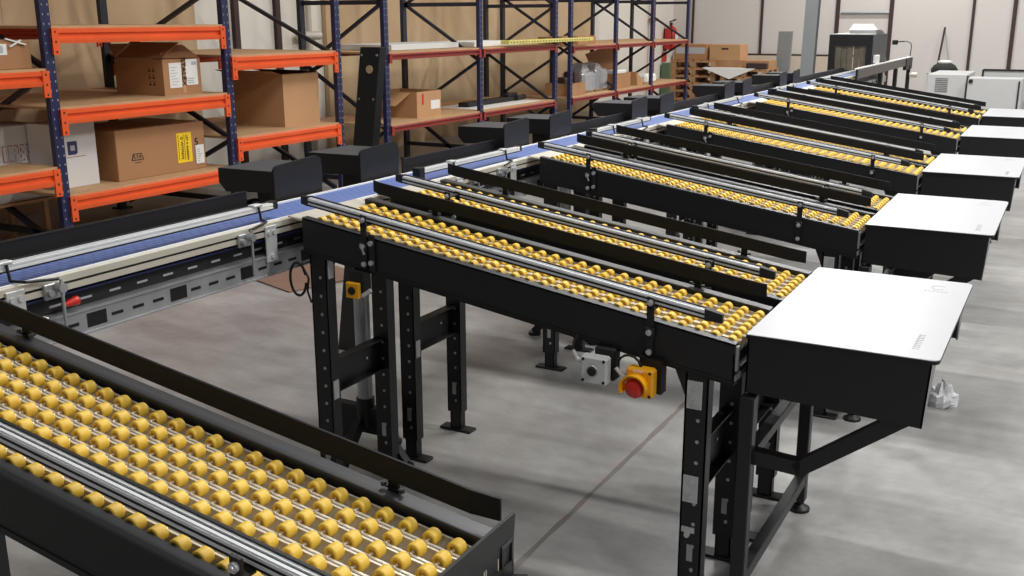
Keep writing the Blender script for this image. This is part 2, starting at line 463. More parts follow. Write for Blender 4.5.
near.location.x -= .018*K
# end stop plate of the nearest lane
yb = -2.1412
b = MB()
b.hex([(-.05, yb-.055, .90), (-.042, yb-.055, .90), (-.042, yb+.462, .90), (-.05, yb+.462, .90),
       (-.035, yb-.055, 1.145), (-.027, yb-.055, 1.145), (-.027, yb+.462, 1.145), (-.035, yb+.462, 1.145)])
b.hex([(-.04, yb+.43, .90), (.012, yb+.43, .88), (.012, yb+.447, .88), (-.04, yb+.447, .90),
       (-.03, yb+.43, 1.0), (.012, yb+.43, 1.01), (.012, yb+.447, 1.01), (-.03, yb+.447, 1.0)])
b.build('end_stop_plate', M['black'], near)

# ------------------------------------------------------------------ white-topped end tables
def make_table():
    root = thing('packing_table', 'x', 'table', (.3, .55, 0), 'white-topped packing tables at the lane ends')
    L_, W_, ZT = .645, 1.156, 1.104
    b = MB()
    # top with rounded outer corners
    pts = [(-.005, -.004)]
    for cx, cy, a0 in ((L_-.03, .026, -90), (L_-.03, W_-.03, 0)):
        for k in range(6):
            a = math.radians(a0+k*18); pts.append((cx+.03*math.cos(a), cy+.03*math.sin(a)))
    pts.append((-.005, W_))
    b.prism(pts, 2, ZT-.003, ZT, 0); b.prism(pts, 2, ZT-.016, ZT-.003, 1)
    top = b.build('table_top', [M['white'], M['black2']], root)
    # pale printed marks at the two outer corners
    b = MB()
    for k in range(9):
        y = .10+k*.022; w = .014 if k % 3 else .010
        b.box(L_-.10, L_-.078, y, y+w*.35, ZT+.0002, ZT+.0008); b.box(L_-.10, L_-.095, y, y+w, ZT+.0002, ZT+.0008)
        if k % 2: b.box(L_-.083, L_-.078, y, y+w, ZT+.0002, ZT+.0008)
    b.build('printed_mark', M['greyink'], top); b = MB()
    for k in range(14):
        a = math.radians(40+k*20); r = .028
        b.bar((L_-.12+r*math.cos(a), W_-.14+r*1.2*math.sin(a), ZT+.0005), (L_-.12+r*math.cos(a+.3), W_-.14+r*1.2*math.sin(a+.3), ZT+.0005), .005, .0006)
    for k in range(6): b.box(L_-.17+k*.016, L_-.16+k*.016, W_-.215, W_-.20, ZT+.0002, ZT+.0008)
    b.build('printed_mark', M['greyink'], top)
    # aprons: front and rear panels taper inwards at the bottom, with a return lip at the open end
    for (ya, yc, s_) in ((.0, .006, 1), (W_-.012, W_-.006, -1)):
        b = MB()
        b.prism([(0, .882), (.612, .856), (.624, ZT-.016), (0, ZT-.016)], 1, ya, yc)
        yo_ = ya if s_ > 0 else yc; yt_ = yo_+s_*.20; yl_ = yo_+s_*.035
        b.hex([(.606, yo_, .856), (.612, yo_, .856), (.612, yl_, .858), (.606, yl_, .858), (.618, yo_, ZT-.016), (.624, yo_, ZT-.016), (.624, yt_, ZT-.016), (.618, yt_, ZT-.016)], 1)
        b.build('apron', [M['black'], M['lip']], root)
    b = MB(); b.box(0, .006, 0, W_-.006, .87, ZT-.016); b.box(.05, .56, .02, W_-.03, ZT-.03, ZT-.016); b.build('back_panel', M['black'], root)
    # tubular stand
    for y in (.008, 1.03):
        b = MB(); b.bbox(-.012, .042, y-.028, y+.028, .045, .868, .004); leg = b.build('leg', M['black'], root)
        b = MB(); b.cyl((.015, y, .0), (.015, y, .012), .05, 18); b.cyl((.015, y, .012), (.015, y, .03), .045, 18, 0, .02); b.cyl((.015, y, .03), (.015, y, .06), .012, 8)
        b.build('levelling_foot', M['black2'], leg)
        y = max(y, .036); b = MB(); b.bar((.03, y, .625), (.215, y, .615), .05, .055); b.bar((.20, y, .605), (.565, y, .885), .05, .055)
        b.build('support_arm', M['black'], root)
    b = MB(); b.bbox(-.005, .04, .03, 1.01, .60, .645, .003); b.build('cross_beam', M['black'], root)
    b = MB(); b.bbox(-.005, .04, .03, 1.01, .12, .165, .003); b.build('cross_beam', M['black'], root)
    return root
tab = make_table()
tlabels = ['nearest white-topped table with black aprons at right foreground',
           'second white-topped table, right behind the nearest one',
           'third white-topped table counted from the foreground',
           'fourth white-topped table, in front of the farthest small one',
           'farthest white-topped table, the smallest in view near the grey cabinets']
tab['label'] = tlabels[0]
tbl = {}
for c in bpy.data.objects:
    if c.parent: tbl.setdefault(c.parent.name, []).append(c)
for i in range(1, 5):
    c = copy_tree(tab, None, tbl); c.location.y += PAIRY[i]*K; c['label'] = tlabels[i]

# ------------------------------------------------------------------ main belt conveyor
XB, XF = -2.10, -2.39
cv = thing('belt_conveyor', 'long main belt conveyor with blue modular belt running to the far wall', 'conveyor', (-2.25, 3, 0))
Y0, Y1 = -3.2, 15.9
b = MB(); b.box(XF+.012, XB-.012, Y0, Y1, 1.335, 1.345); b.build('belt', M['belt'], cv)
b = MB(); b.box(XB-.014, XB, Y0, Y1, 1.335, 1.352); b.box(XF, XF+.014, Y0, Y1, 1.335, 1.352); b.build('belt_guard', M['label'], cv)
b = MB()
b.box(XB-.006, XB+.012, Y0, Y1, 1.321, 1.345); b.box(XB-.012, XB+.004, Y0, Y1, 1.311, 1.321, 1); b.box(XB-.006, XB+.012, Y0, Y1, 1.290, 1.311)
b.box(XF-.012, XF+.006, Y0, Y1, 1.262, 1.345)
b.build('side_frame', [M['cream'], M['black2']], cv)
b = MB(); b.box(XF+.02, XB-.01, Y0, Y1, 1.268, 1.276)
b.build('return_belt', M['bluesteel'], cv)
b = MB(); b.box(XF, XF+.008, Y0, Y1, 1.11, 1.29); b.box(XB-.05, XB-.042, Y0, Y1, 1.20, 1.262)
y = Y0
while y < 4:
    b.box(XB-.042, XB-.0415, y, y+.05, 1.225, 1.233, 1); y += .13
b.build('inner_panel', [M['black2'], M['greyink']], cv)
b = MB(); b.box(XB+.002, XB+.008, Y0, Y1, 1.118, 1.198); b.box(XB-.05, XB+.016, Y0, Y1, 1.198, 1.204); b.box(XB-.05, XB+.016, Y0, Y1, 1.112, 1.118)
y = Y0+.1
k = 0
while y < Y1-.4:
    if k % 4 == 0: b.box(XB+.006, XB+.0095, y, y+.085, 1.132, 1.184, 1)
    else: b.box(XB+.006, XB+.0095, y+.01, y+.062, 1.150, 1.162, 1)
    y += .098; k += 1
b.build('cable_tray', [M['galv'], M['black2']], cv)
for y in (-1.9, .52, 2.9, 5.2, 7.8, 10.1, 12.4, 15.0):
    b = MB(); b.cyl((-2.13, y, .20), (-2.13, y, 1.20), .040, 20); p = b.build('support_post', M['galv'], cv)
    b = MB(); b.cyl((-2.13, y, .17), (-2.13, y, .30), .048, 16); b.bar((-2.36, y, .20), (-1.95, y, .20), .05, .12)
    for dx, dy in ((-.2, .0), (.2, .0), (0, .2), (0, -.2)):
        b.bar((-2.13+dx*.3, y+dy*.3, .2), (-2.13+dx*1.2, y+dy*1.2, .02), .045, .05)
        b.cyl((-2.13+dx*1.2, y+dy*1.2, 0), (-2.13+dx*1.2, y+dy*1.2, .02), .045, 12)
    b.build('support_foot', M['black2'], p)
    b = MB(); b.box(XF, XB, y-.03, y+.03, 1.08, 1.12); b.build('head_bracket', M['galv'], p)
# near-side guide rails with their clamps, and far-side guide plates
segs = [(-3.1, -2.28, 0), (-1.62, -.08, 1)]
for i in range(4): segs.append((PAIRY[i]+1.13, PAIRY[i+1]-.06, 1))
segs.append((PAIRY[4]+1.2, 14.2, 0))
for (ya, yb_, c_) in segs:
    b = MB(); x0 = -2.165
    b.box(x0, x0+.026, ya, yb_, 1.392, 1.414)
    for dx in (.004, .022): b.box(x0+dx-.004, x0+dx+.004, ya, yb_, 1.414, 1.417)
    b.box(x0+.009, x0+.017, ya, yb_, 1.414, 1.4145, 1)
    for z in (1.396, 1.410): b.box(x0+.026, x0+.029, ya, yb_, z-.003, z+.003)
    b.box(x0-.008, x0, ya, yb_, 1.385, 1.421, 1); b.box(x0, x0+.026, ya, yb_, 1.386, 1.392, 1)
    b.box(x0-.012, x0+.035, ya-.05, ya, 1.352, 1.424, 1); b.box(x0-.02, x0+.02, yb_, yb_+.04, 1.386, 1.42, 1)
    r = b.build('side_guide_rail', [M['alu'], M['black2']], cv)
    if c_:
        n = 2 if yb_-ya > .9 else 1
        for q_ in range(n):
            s2 = 1 if q_ == 0 else -1
            y = (ya+.22 if q_ == 0 else yb_-.10) if ya < 0 else (ya+.30 if q_ == 0 else yb_-.20)
            b = MB(); b.bbox(x0-.004, x0+.034, y-.028, y+.028, 1.414, 1.426, .003); b.build('clamp', M['silver'], r)
            yc_ = y+s2*.14
            b = MB(); b.tube([(x0+.034, y, 1.415), (x0+.045, y, 1.36), (XB+.028, y+s2*.02, 1.358), (XB+.04, yc_, 1.345)], .0055, 8)
            b.build('bracket_rod', M['black2'], r)
            b = MB(); b.bbox(XB+.012, XB+.026, yc_-.05, yc_+.03, 1.275, 1.33, .003); b.cyl((XB+.026, yc_, 1.315), (XB+.062, yc_, 1.315), .017, 14); b.cyl((XB+.026, yc_-.035, 1.30), (XB+.046, yc_-.035, 1.30), .012, 12)
            b.cyl((XB+.05, yc_, 1.345), (XB+.05, yc_, 1.15), .006, 8)
            b.build('rod_clamp', M['galv'], r)
            yp = y-s2*.015
            b = MB(); b.bbox(XB+.012, XB+.02, yp-.035, yp+.035, 1.175 if q_ else 1.24, 1.335, .002)
            for dy in (-.016, .016): b.cyl((XB+.02, yp+dy, 1.305), (XB+.028, yp+dy, 1.305), .011, 10)
            if q_: b.cyl((XB+.02, yp, 1.20), (XB+.028, yp, 1.20), .011, 10)
            b.build('joint_plate', M['silver'], r)
for (ya, yb_) in [(-3.1, .14)]+[(PAIRY[i]+1.45, PAIRY[i+1]+.24) for i in range(4)]+[(PAIRY[4]+1.5, 14.2)]:
    b = MB(); b.box(-2.506, -2.498, ya, yb_, 1.325, 1.412); b.box(-2.498, -2.49, ya, yb_, 1.406, 1.411, 0)
    b.box(-2.498, -2.402, ya, yb_, 1.318, 1.325, 0)
    for y in (ya+.05, yb_-.05): b.box(-2.52, -2.506, y-.02, y+.02, 1.28, 1.40, 1)
    b.build('far_guide_plate', [M['black'], M['galv']], cv)
# small photo sensor: orange reflector by the near clamp
b = MB(); b.cyl((XB, -1.23, 1.236), (XB, -1.18, 1.240), .006, 10, 0, .017); b.cyl((XB, -1.18, 1.240), (XB, -1.165, 1.241), .017, 10)
b.build('red_sensor_cone', M['redp'], cv)
b = MB(); b.bbox(XB+.02, XB+.05, -1.36, -1.32, 1.19, 1.225, .004); b.build('cable_clip', M['label'], cv)

# ------------------------------------------------------------------ diverter housings on the far side of the belt
def make_div():
    root = thing('diverter_unit', 'x', 'diverter', (-2.6, .4, 0), 'black diverter housings along the far side of the belt')
    b = MB()
    # body with sloping top, chamfered at the back lower edge
    prof = [(-2.44, 1.385), (-2.44, 1.487), (-2.80, 1.483), (-2.80, 1.415), (-2.755, 1.37)]
    b.prism(prof, 1, .27, .64)
    body = b.build('motor_cover', M['black'], root)
    b = MB(); b.prism([(-2.452, 1.487), (-2.452, 1.490), (-2.80, 1.487), (-2.80, 1.483)], 1, .272, .638); b.build('cover_lid', M['darkgrey'], body)
    b = MB()
    pts = [(.262, 1.345), (.262, 1.492)]
    for k in range(5):
        a = math.radians(180-k*22.5); pts.append((.30+.038*math.cos(a), 1.492+.028*math.sin(a)))
    pts += [(.58, 1.535), (.60, 1.53), (.62, 1.515), (.62, 1.345)]
    b.prism(pts, 0, -2.44, -2.428); b.box(-2.47, -2.44, .28, .62, 1.35, 1.385)
    b.build('pusher_plate', M['black'], root)
    b = MB(); b.bbox(-2.62, -2.48, .34, .56, 1.20, 1.385, .006); b.bbox(-2.58, -2.42, .38, .52, 1.10, 1.2, .004); b.build('drive_box', M['black2'], root)
    b = MB(); b.box(-2.46, -2.408, .40, .50, 1.14, 1.19); b.build('mounting_bracket', M['black2'], root)
    return root
div = make_div()
tbl = {}
for c in bpy.data.objects:
    if c.parent: tbl.setdefault(c.parent.name, []).append(c)
dl = ['nearest black diverter housing, before the orange rack, opposite the lane with the emergency stop',
      'black diverter housing below the leaning black column',
      'black diverter housing opposite the front lane of the second table', 'black diverter housing opposite the rear lane of the second table',
      'black diverter housing opposite the front lane of the third table', 'black diverter housing opposite the rear lane of the third table',
      'black diverter housing opposite the front lane of the fourth table', 'black diverter housing opposite the rear lane of the fourth table',
      'black diverter housing opposite the front lane of the farthest table', 'farthest black diverter housing, opposite the rearmost roller lane']
div['label'] = dl[0]
n = 0
for i, py in enumerate(PAIRY):
    for off in (0, .69):
        if n: c = copy_tree(div, None, tbl); c.location.y += (py+off)*K; c['label'] = dl[n]
        n += 1
b = MB(); b.lathe((-2.70, .30, 1.30), (0,-1,0), [(0, .0), (0, .03), (.025, .034), (.045, .028), (.05, 0)], 14); b.cyl((-2.70, .30, 1.30), (-2.70, .42, 1.30), .02, 10, 1)
b.box(-2.72, -2.60, .36, .40, 1.29, 1.31, 1)
b.build('stop_knob', [M['redp'], M['black2']], div)

# leaning black column between belt and racks
root = thing('sheet_metal_column', 'tall leaning black sheet metal column with a round hole near its top', 'column', (-3.35, 1.95, 0))
b = MB(); x0, x1 = -3.43, -3.13
b.hex([(x0+.0, 1.93, 0), (x1-.14, 1.93, 0), (x1-.14, 2.02, 0), (x0+.0, 2.02, 0), (x0+.26, 1.98, 2.03), (x1+.115, 1.98, 2.03), (x1+.115, 2.05, 2.03), (x0+.26, 2.05, 2.03)])
b.build('column_body', M['black'], root)
b = MB(); b.cyl((-3.10, 1.9765, 1.89), (-3.10, 1.970, 1.89), .026, 20); b.build('round_hole', M['tan'], root)
for (x, z) in ((-3.155, 1.98), (-3.035, 1.98), (-3.19, 1.7), (-3.075, 1.7)):
    b = MB(); b.cyl((x, 1.975, z), (x, 1.966, z), .007, 8); b.build('rivet', M['galv'], root)

# ------------------------------------------------------------------ control boxes
es = thing('emergency_stop_box', 'yellow emergency stop box with red mushroom button under the lane edge', 'emergency stop', (-.37, -.08, .90))
b = MB(); b.hex([(-.395, -.088, .855), (-.305, -.088, .845), (-.305, -.035, .845), (-.395, -.035, .855), (-.395, -.088, .985), (-.305, -.088, .975), (-.305, -.035, .975), (-.395, -.035, .985)]); b.build('mounting_box', M['black2'], es)
b = MB(); b.bbox(-.43, -.32, -.138, -.088, .838, .952, .009); b.build('housing', M['estop'], es)
b = MB()
n = 14; V = []; F = []
for i in range(n+1):   # open shroud round the button
    a = math.radians(205-230*i/n)
    for (r, yy) in ((.045, -.137), (.049, -.180), (.055, -.180), (.051, -.137)):
        V.append((-.385+r*math.cos(a), yy, .882+r*math.sin(a)))
for i in range(n):
    for j in range(4): F.append((4*i+j, 4*i+(j+1) % 4, 4*i+4+(j+1) % 4, 4*i+4+j))
F += [(0,1,2,3), (4*n+3, 4*n+2, 4*n+1, 4*n)]
b.add(V, F); b.build('shroud', M['estop'], es)
b = MB(); b.lathe((-.385, -.137, .880), (0,-1,0), [(0, .02), (.012, .02), (.014, .034), (.024, .037), (.032, .031), (.037, .016), (.038, 0)], 20); b.build('mushroom_button', M['redp'], es)
b = MB(); b.box(-.398, -.36, -.1386, -.138, .938, .947); b.build('white_label', M['label'], es)
b = MB(); b.cyl((-.42, -.11, .90), (-.45, -.115, .905), .012, 10); b.cyl((-.45, -.115, .905), (-.475, -.12, .935), .0075, 8)
b.build('cable_gland', M['lgrey'], es)
b = MB(); pts = [(-.475+.055*(1-math.cos(t*PI/8))*.9, -.11, .935+.055*math.sin(t*PI/8)) for t in range(9)]; b.tube(pts, .005, 6); b.build('cable', M['cable'], es)
for (x, z) in ((-.332, .94), (-.332, .85)):
    b = MB(); b.cyl((x, -.138, z), (x, -.140, z), .006, 8); b.build('cover_screw', M['ink'], es)

es.location.x += .014*K
pb = thing('push_button_box', 'light grey push button box with one black button under the lane edge', 'push button', (-.545, -.08, .92))
b = MB(); b.bbox(-.565, -.478, -.088, -.035, .865, .995, .006); b.build('mounting_box', M['black2'], pb)
b = MB(); b.bbox(-.603, -.492, -.135, -.088, .858, .968, .008); b.build('housing', M['lgrey'], pb)
b = MB(); b.lathe((-.548, -.135, .914), (0,-1,0), [(0, .022), (.008, .022), (.01, .019)], 20); b.build('button_ring', M['galv'], pb)
b = MB(); b.lathe((-.548, -.143, .914), (0,-1,0), [(0, .0), (0, .017), (.01, .017), (.012, .014), (.012, 0)], 18); b.build('black_button', M['ink'], pb)
for (x, z) in ((-.590, .955), (-.505, .955), (-.590, .871), (-.505, .871)):
    b = MB(); b.cyl((x, -.135, z), (x, -.137, z), .0065, 8); b.build('cover_screw', M['ink'], pb)
b = MB(); b.cyl((-.595, -.11, .935), (-.625, -.11, .94), .011, 10); b.cyl((-.625, -.11, .94), (-.645, -.11, .975), .0075, 8); b.build('cable_gland', M['lgrey'], pb)
b = MB(); b.tube([(-.645, -.11, .975), (-.648, -.10, 1.0), (-.64, -.08, 1.03)], .004, 6); b.build('cable', M['cable'], pb)

yb_ = thing('sensor_box', 'small yellow sensor box hanging beside the first lane leg', 'sensor', (-1.70, -.07, 1.07))
b = MB(); b.bbox(-1.735, -1.665, -.105, -.085, 1.04, 1.11, .004); b.build('housing', M['estop'], yb_)
b = MB(); b.bbox(-1.73, -1.65, -.085, -.03, 1.05, 1.16, .004); b.build('mounting_box', M['black2'], yb_)
b = MB(); b.cyl((-1.70, -.105, 1.075), (-1.70, -.112, 1.075), .018, 12); b.build('button', M['ink'], yb_)
b = MB(); b.bar((-1.655, -.09, 1.055), (-1.61, -.09, 1.085), .012, .016); b.build('cable_gland', M['lgrey'], yb_)

# hanging cable loop beneath the first transfer
b = MB(); pts = []
for t in range(22):
    a = -PI*.5+2*PI*t/21*.92+1.9; pts.append((-2.0+.045*math.cos(a), -.10, 1.09+.075*math.sin(a)))
b.tube(pts, .006, 6)
b.tube([(-1.97, -.10, 1.15), (-1.94, -.10, 1.10), (-1.95, -.10, 1.04), (-1.93, -.1, .99)], .005, 6)
tag(b.build('cable_loop', M['cable'], None, (-2.0, -.1, 1.06)), 'black cable loop hanging below the main belt by the first lane', 'cable')

# ------------------------------------------------------------------ racks
XFR, XRR = -7.3, -8.72
def post(b, x, y, z0, z1, w=.10, d=.06):
    # C-shaped upright with rows of dots on its faces
    b.box(x-d, x, y-w/2, y+w/2, z0, z1)
    z = z0+.1
    while z < z1-.05:
        b.box(x, x+.002, y-w/2+.02, y-w/2+.028, z, z+.018, 1); b.box(x, x+.002, y+w/2-.024, y+w/2-.012, z, z+.018, 1); z += .085
def rack(label, ys, levels, beamm, name='pallet_rack', H=3.6, decks=None, rear=True, deckd=None, brace=(1,1,1,1), ztop=2.42, XRR=-8.72):
    root = thing(name, label, 'rack', (XFR-.7, ys[0], 0), 'pallet racks along the left wall')
    for y in ys:
        for x in (XFR, XRR):
            b = MB(); post(b, x, y-.02, .02, H, .10 if x == XFR else .10)
            p = b.build('upright', [M['navy'] if x == XFR else M['brace'], M['holes'] if x == XFR else M['ink']], root)
            b = MB(); b.box(x-.13, x+.03, y-.09, y+.09, 0, .02); b.build('base_plate', M['brace'], p)
        # zigzag bracing of the end frame
        b = MB(); s_ = brace[ys.index(y)]
        for up in (1, -1):
            z = ztop; side = s_
            while .3 < z < H-.2 and z+up*.85 < H+.1:
                zb = z+up*.85; xa, xb = (XFR-.05, XRR) if side else (XRR, XFR-.05)
                if zb < .1: xb = xa+(xb-xa)*(z-.1)/.85; zb = .1
                b.bar((xa, y, z), (xb, y, zb), .045, .045); z = zb; side = not side
        b.bar((XFR-.05, y, ztop), (XRR, y, ztop), .045, .06); b.bar((XFR-.05, y, .22), (XRR, y, .22), .045, .05)
        b.build('frame_bracing', M['brace'], root)
    for i, lv in enumerate(levels):
        ya, yb2 = ys[i]+.005, ys[i+1]-.07
        for (z0, z1) in lv:
            for x in (XFR+.02, XRR-.03):
                b = MB(); h = z1-z0
                # stepped beam profile with a groove along its face
                P = [(x-.09, z0), (x, z0), (x+.005, z0+.2*h), (x+.005, z0+.32*h), (x-.02, z0+.4*h), (x-.02, z0+.62*h), (x+.005, z0+.70*h), (x+.005, z1-.01), (x-.005, z1), (x-.09, z1)]
                b.prism(P, 1, ya, yb2)
                bm_ = b.build('beam', beamm, root)
                for yy, s_ in ((ya, 1), (yb2, -1)):
                    b = MB(); a_, c_ = sorted((yy, yy+s_*(.07 if h > .1 else .055))); hc = .10 if h > .1 else .045
                    b.box(x-.012, x+.012, a_, c_, z0-hc, z1+.004)
                    for q_ in range(3 if h > .1 else 0): b.box(x+.012, x+.014, (a_+c_)/2-.008, (a_+c_)/2+.008, z0-.085+q_*.09, z0-.065+q_*.09, 1)
                    b.build('beam_connector', [beamm, M['ink']], bm_)
            b = MB(); d0 = XRR-.06 if not deckd or i not in deckd else deckd[i]
            b.box(d0, XFR-.005, ya-.03, yb2+.03, z1-.002, z1+.022)
            b.build('deck_board', M['deck'], root)
    return root
rack('orange-beamed pallet rack on navy uprights at left, holding the cardboard boxes', [.60, 2.84, 5.10, 7.04],
     [[(1.62, 1.755), (.71, .86)], [(1.995, 2.13), (1.265, 1.40), (.45, .585)], [(1.655, 1.80), (.755, .905)]], M['orange'], deckd={0: -7.85}, brace=(1,0,1,0), ztop=2.6, XRR=-9.2)
rack('dull red pallet rack behind the black column, first of the two red racks', [8.08, 10.6, 13.25], [[(1.665, 1.745), (.69, .77)]]*2, M['red'], brace=(1,0,1))
rack('dull red pallet rack nearest the end wall, holding foil packs', [13.88, 15.99, 18.0, 20.3], [[(1.625, 1.70), (.69, .765)]]*3, M['red'], brace=(0,1,0,0), ztop=2.55)

# ------------------------------------------------------------------ cartons and goods on the racks
def carton(name, label, x0, x1, y0, y1, z0, z1, m, group=None, open_=False, cat='box', tape=True):
    root = thing(name, label, cat, ((x0+x1)/2, (y0+y1)/2, z0), group)
    b = MB()
    if open_:
        t = .012
        b.box(x0, x1, y0, y1, z0, z0+t)
        for a in ((x0, x0+t, y0, y1), (x1-t, x1, y0, y1), (x0+t, x1-t, y0, y0+t), (x0+t, x1-t, y1-t, y1)): b.box(*a, z0+t, z1)
    else:
        b.bbox(x0, x1, y0, y1, z0, z1, .006)
    b.build('carton', m, root)
    if tape and not open_:
        b = MB(); ym = (y0+y1)/2; b.box(x0-.001, x1+.0012, ym-.03, ym+.03, z1-.002, z1+.0015); b.box(x1-.001, x1+.0015, ym-.03, ym+.03, z1-.14, z1); b.build('tape', M['card2'], root)
    return root
# small carton with a framed label, top left
g = carton('shipping_carton', 'small brown carton with a framed white label at the far left of the orange rack', -8.2, -7.42, 1.9, 2.72, 1.777, 2.03, M['card'])
b = MB(); b.box(-7.42, -7.416, 2.12, 2.48, 1.905, 2.0); b.box(-7.416, -7.413, 2.17, 2.44, 1.925, 1.985, 1); b.build('label', [M['label'], M['greyink']], g)
b = MB(); b.bar((-7.41, 2.47, 2.045), (-7.40, 2.66, 1.99), .02, .012); b.bar((-7.41, 2.62, 2.03), (-7.40, 2.5, 1.975), .02, .012); b.build('torn_tape', M['label'], g)
# open carton with labels, middle shelf
g = carton('open_carton', 'open brown carton with raised flaps and white labels on the middle orange shelf', -8.22, -7.5, 4.32, 4.85, 1.422, 1.80, M['card'], open_=True)
b = MB()
b.hex([(-8.2, 4.32, 1.81), (-7.52, 4.32, 1.81), (-7.52, 4.33, 1.815), (-8.2, 4.33, 1.815), (-8.17, 4.56, 1.97), (-7.50, 4.56, 1.97), (-7.50, 4.57, 1.965), (-8.17, 4.57, 1.965)])
b.hex([(-8.22, 4.33, 1.81), (-8.21, 4.33, 1.81), (-8.21, 4.84, 1.81), (-8.22, 4.84, 1.81), (-8.34, 4.35, 1.95), (-8.33, 4.35, 1.95), (-8.33, 4.82, 1.95), (-8.34, 4.82, 1.95)])
b.hex([(-7.51, 4.34, 1.81), (-7.5, 4.34, 1.81), (-7.5, 4.84, 1.81), (-7.51, 4.84, 1.81), (-7.70, 4.42, 1.92), (-7.69, 4.42, 1.92), (-7.69, 4.80, 1.94), (-7.70, 4.80, 1.94)])
b.build('flap', M['card'], g)
b = MB(); b.box(-7.5, -7.496, 4.40, 4.57, 1.50, 1.76); b.box(-7.5, -7.496, 4.63, 4.80, 1.52, 1.79); b.build('label', M['label'], g)
b = MB()
for k in range(7):
    b.box(-7.496, -7.494, 4.42, 4.42+random.uniform(.06, .13), 1.53+k*.03, 1.537+k*.03)
    if k < 3: b.box(-7.496, -7.494, 4.65, 4.70+random.uniform(.03, .08), 1.54+k*.022, 1.55+k*.022)
b.box(-7.496, -7.494, 4.72, 4.79, 1.73, 1.765); b.build('print', M['greyink'], g)
text('carton_print', 'STALEX', .085, M['ink'], g, (-7.492, 4.60, 1.66), (0,0,-1), (0,1,0))
b = MB(); b.box(-7.498, -7.4965, 4.575, 4.625, 1.442, 1.56); b.build('tape', M['card2'], g)
b = MB()
for z in (1.53, 1.60, 1.67):
    for x in (-7.72, -7.66): b.box(x, x+.035, 4.3185, 4.3195, z, z+.012); b.box(x+.012, x+.022, 4.3185, 4.3195, z+.012, z+.045)
b.build('handling_symbol', M['ink'], g)
# big carton with yellow label, low shelf
g = carton('large_carton', 'long brown carton with a yellow label on the lowest orange shelf', -8.4, -7.5, 3.62, 4.83, .607, 1.12, M['card'], tape=False)
b = MB(); b.box(-7.5, -7.496, 4.42, 4.63, .70, 1.02); b.build('yellow_label', M['ylabel'], g)
text('label_print', 'LET A KASSAN', .042, M['ink'], g, (-7.494, 4.565, .86), (0,0,-1), (0,1,0))
text('label_print', 'G WYMAN', .05, M['ink'], g, (-7.494, 4.49, .86), (0,0,-1), (0,1,0))
b = MB(); b.box(-7.496, -7.494, 4.44, 4.445, .73, 1.0); b.box(-7.496, -7.494, 4.525, 4.53, .73, 1.0); b.build('label_rule', M['ink'], g)
b = MB(); b.box(-7.496, -7.492, 4.68, 4.80, .665, .87); b.build('white_label', M['label'], g)
b = MB()
for k in range(6): b.box(-7.492, -7.491, 4.70, 4.70+random.uniform(.03, .08), .69+k*.025, .70+k*.025)
b.build('label_print', M['greyink'], g)
text('carton_print', '5', .11, M['ink'], g, (-7.494, 4.70, .905), (0,1,0), (0,0,1))
b = MB(); b.prism([(3.80, .80), (3.96, .80), (3.935, .87), (3.825, .87)], 0, -7.499, -7.497); b.prism([(3.815, .808), (3.945, .808), (3.925, .862), (3.835, .862)], 0, -7.498, -7.4965, 1); b.build('emblem', [M['ink'], M['card']], g)
text('emblem_letters', 'LTA', .055, M['ink'], g, (-7.495, 3.88, .835), (0,1,0), (0,0,1))
b = MB(); b.box(-7.499, -7.497, 3.84, 3.92, .775, .78); b.build('emblem_rule', M['ink'], g)
# white cartons
g = carton('white_carton', 'white carton with a small navy emblem beside the long brown carton', -7.98, -7.6, 2.98, 3.47, .607, 1.235, M['whitecard'], tape=False)
b = MB(); b.prism([(3.13, .93), (3.22, .93), (3.24, .945), (3.24, 1.06), (3.13, 1.06)], 0, -7.6, -7.597); b.box(-7.597, -7.5965, 3.16, 3.21, .97, 1.02, 1); b.build('emblem', [M['blueink'], M['greyink']], g)
b = MB(); b.box(-7.6, -7.597, 3.09, 3.33, .905, .911); b.build('pink_rule', M['pinkink'], g)
g = carton('white_carton', 'large white carton with pale red outline letters at the left frame edge', -8.5, -8.0, 1.7, 3.17, .49, 1.22, M['whitecard'], tape=False)
text('outline_letters', 'WEEPER', .23, M['pinkink'], g, (-7.998, 2.80, .95), (0,1,0), (0,0,1), depth=.001, sx=.56)
text('outline_letters', 'WEEPER', .205, M['whitecard'], g, (-7.996, 2.80, .95), (0,1,0), (0,0,1), depth=.001, sx=.535)
# its supporting lower shelf bay deck sits on cross bars behind
b = MB(); b.box(-8.6, -7.95, .75, 3.2, .465, .49)
for y in (.95, 3.08):
    for x in (-8.58, -8.03): b.box(x, x+.05, y, y+.05, .0, .465)
tag(b.build('wooden_bench', M['wood'], None, (-8.2, 1.6, 0)), 'low wooden bench under the large white carton', 'bench')
g = carton('large_carton', 'dark-sided open brown carton on the low orange shelf before the white wall', -8.45, -7.5, 6.17, 6.84, .927, 1.56, M['card2'], open_=True)
b = MB(); b.hex([(-8.42, 6.17, 1.56), (-7.53, 6.17, 1.56), (-7.53, 6.18, 1.56), (-8.42, 6.18, 1.56), (-8.42, 6.0, 1.60), (-7.53, 6.0, 1.60), (-7.53, 6.01, 1.605), (-8.42, 6.01, 1.605)])
b.hex([(-8.42, 6.82, 1.56), (-7.53, 6.82, 1.56), (-7.53, 6.83, 1.56), (-8.42, 6.83, 1.56), (-8.42, 6.55, 1.59), (-7.53, 6.55, 1.59), (-7.53, 6.56, 1.595), (-8.42, 6.56, 1.595)])
b.build('flap', M['card'], g)
g = carton('open_carton', 'brown carton with one drooping flap on the red rack', -8.25, -7.5, 9.05, 9.70, .792, 1.17, M['card2'], open_=True)
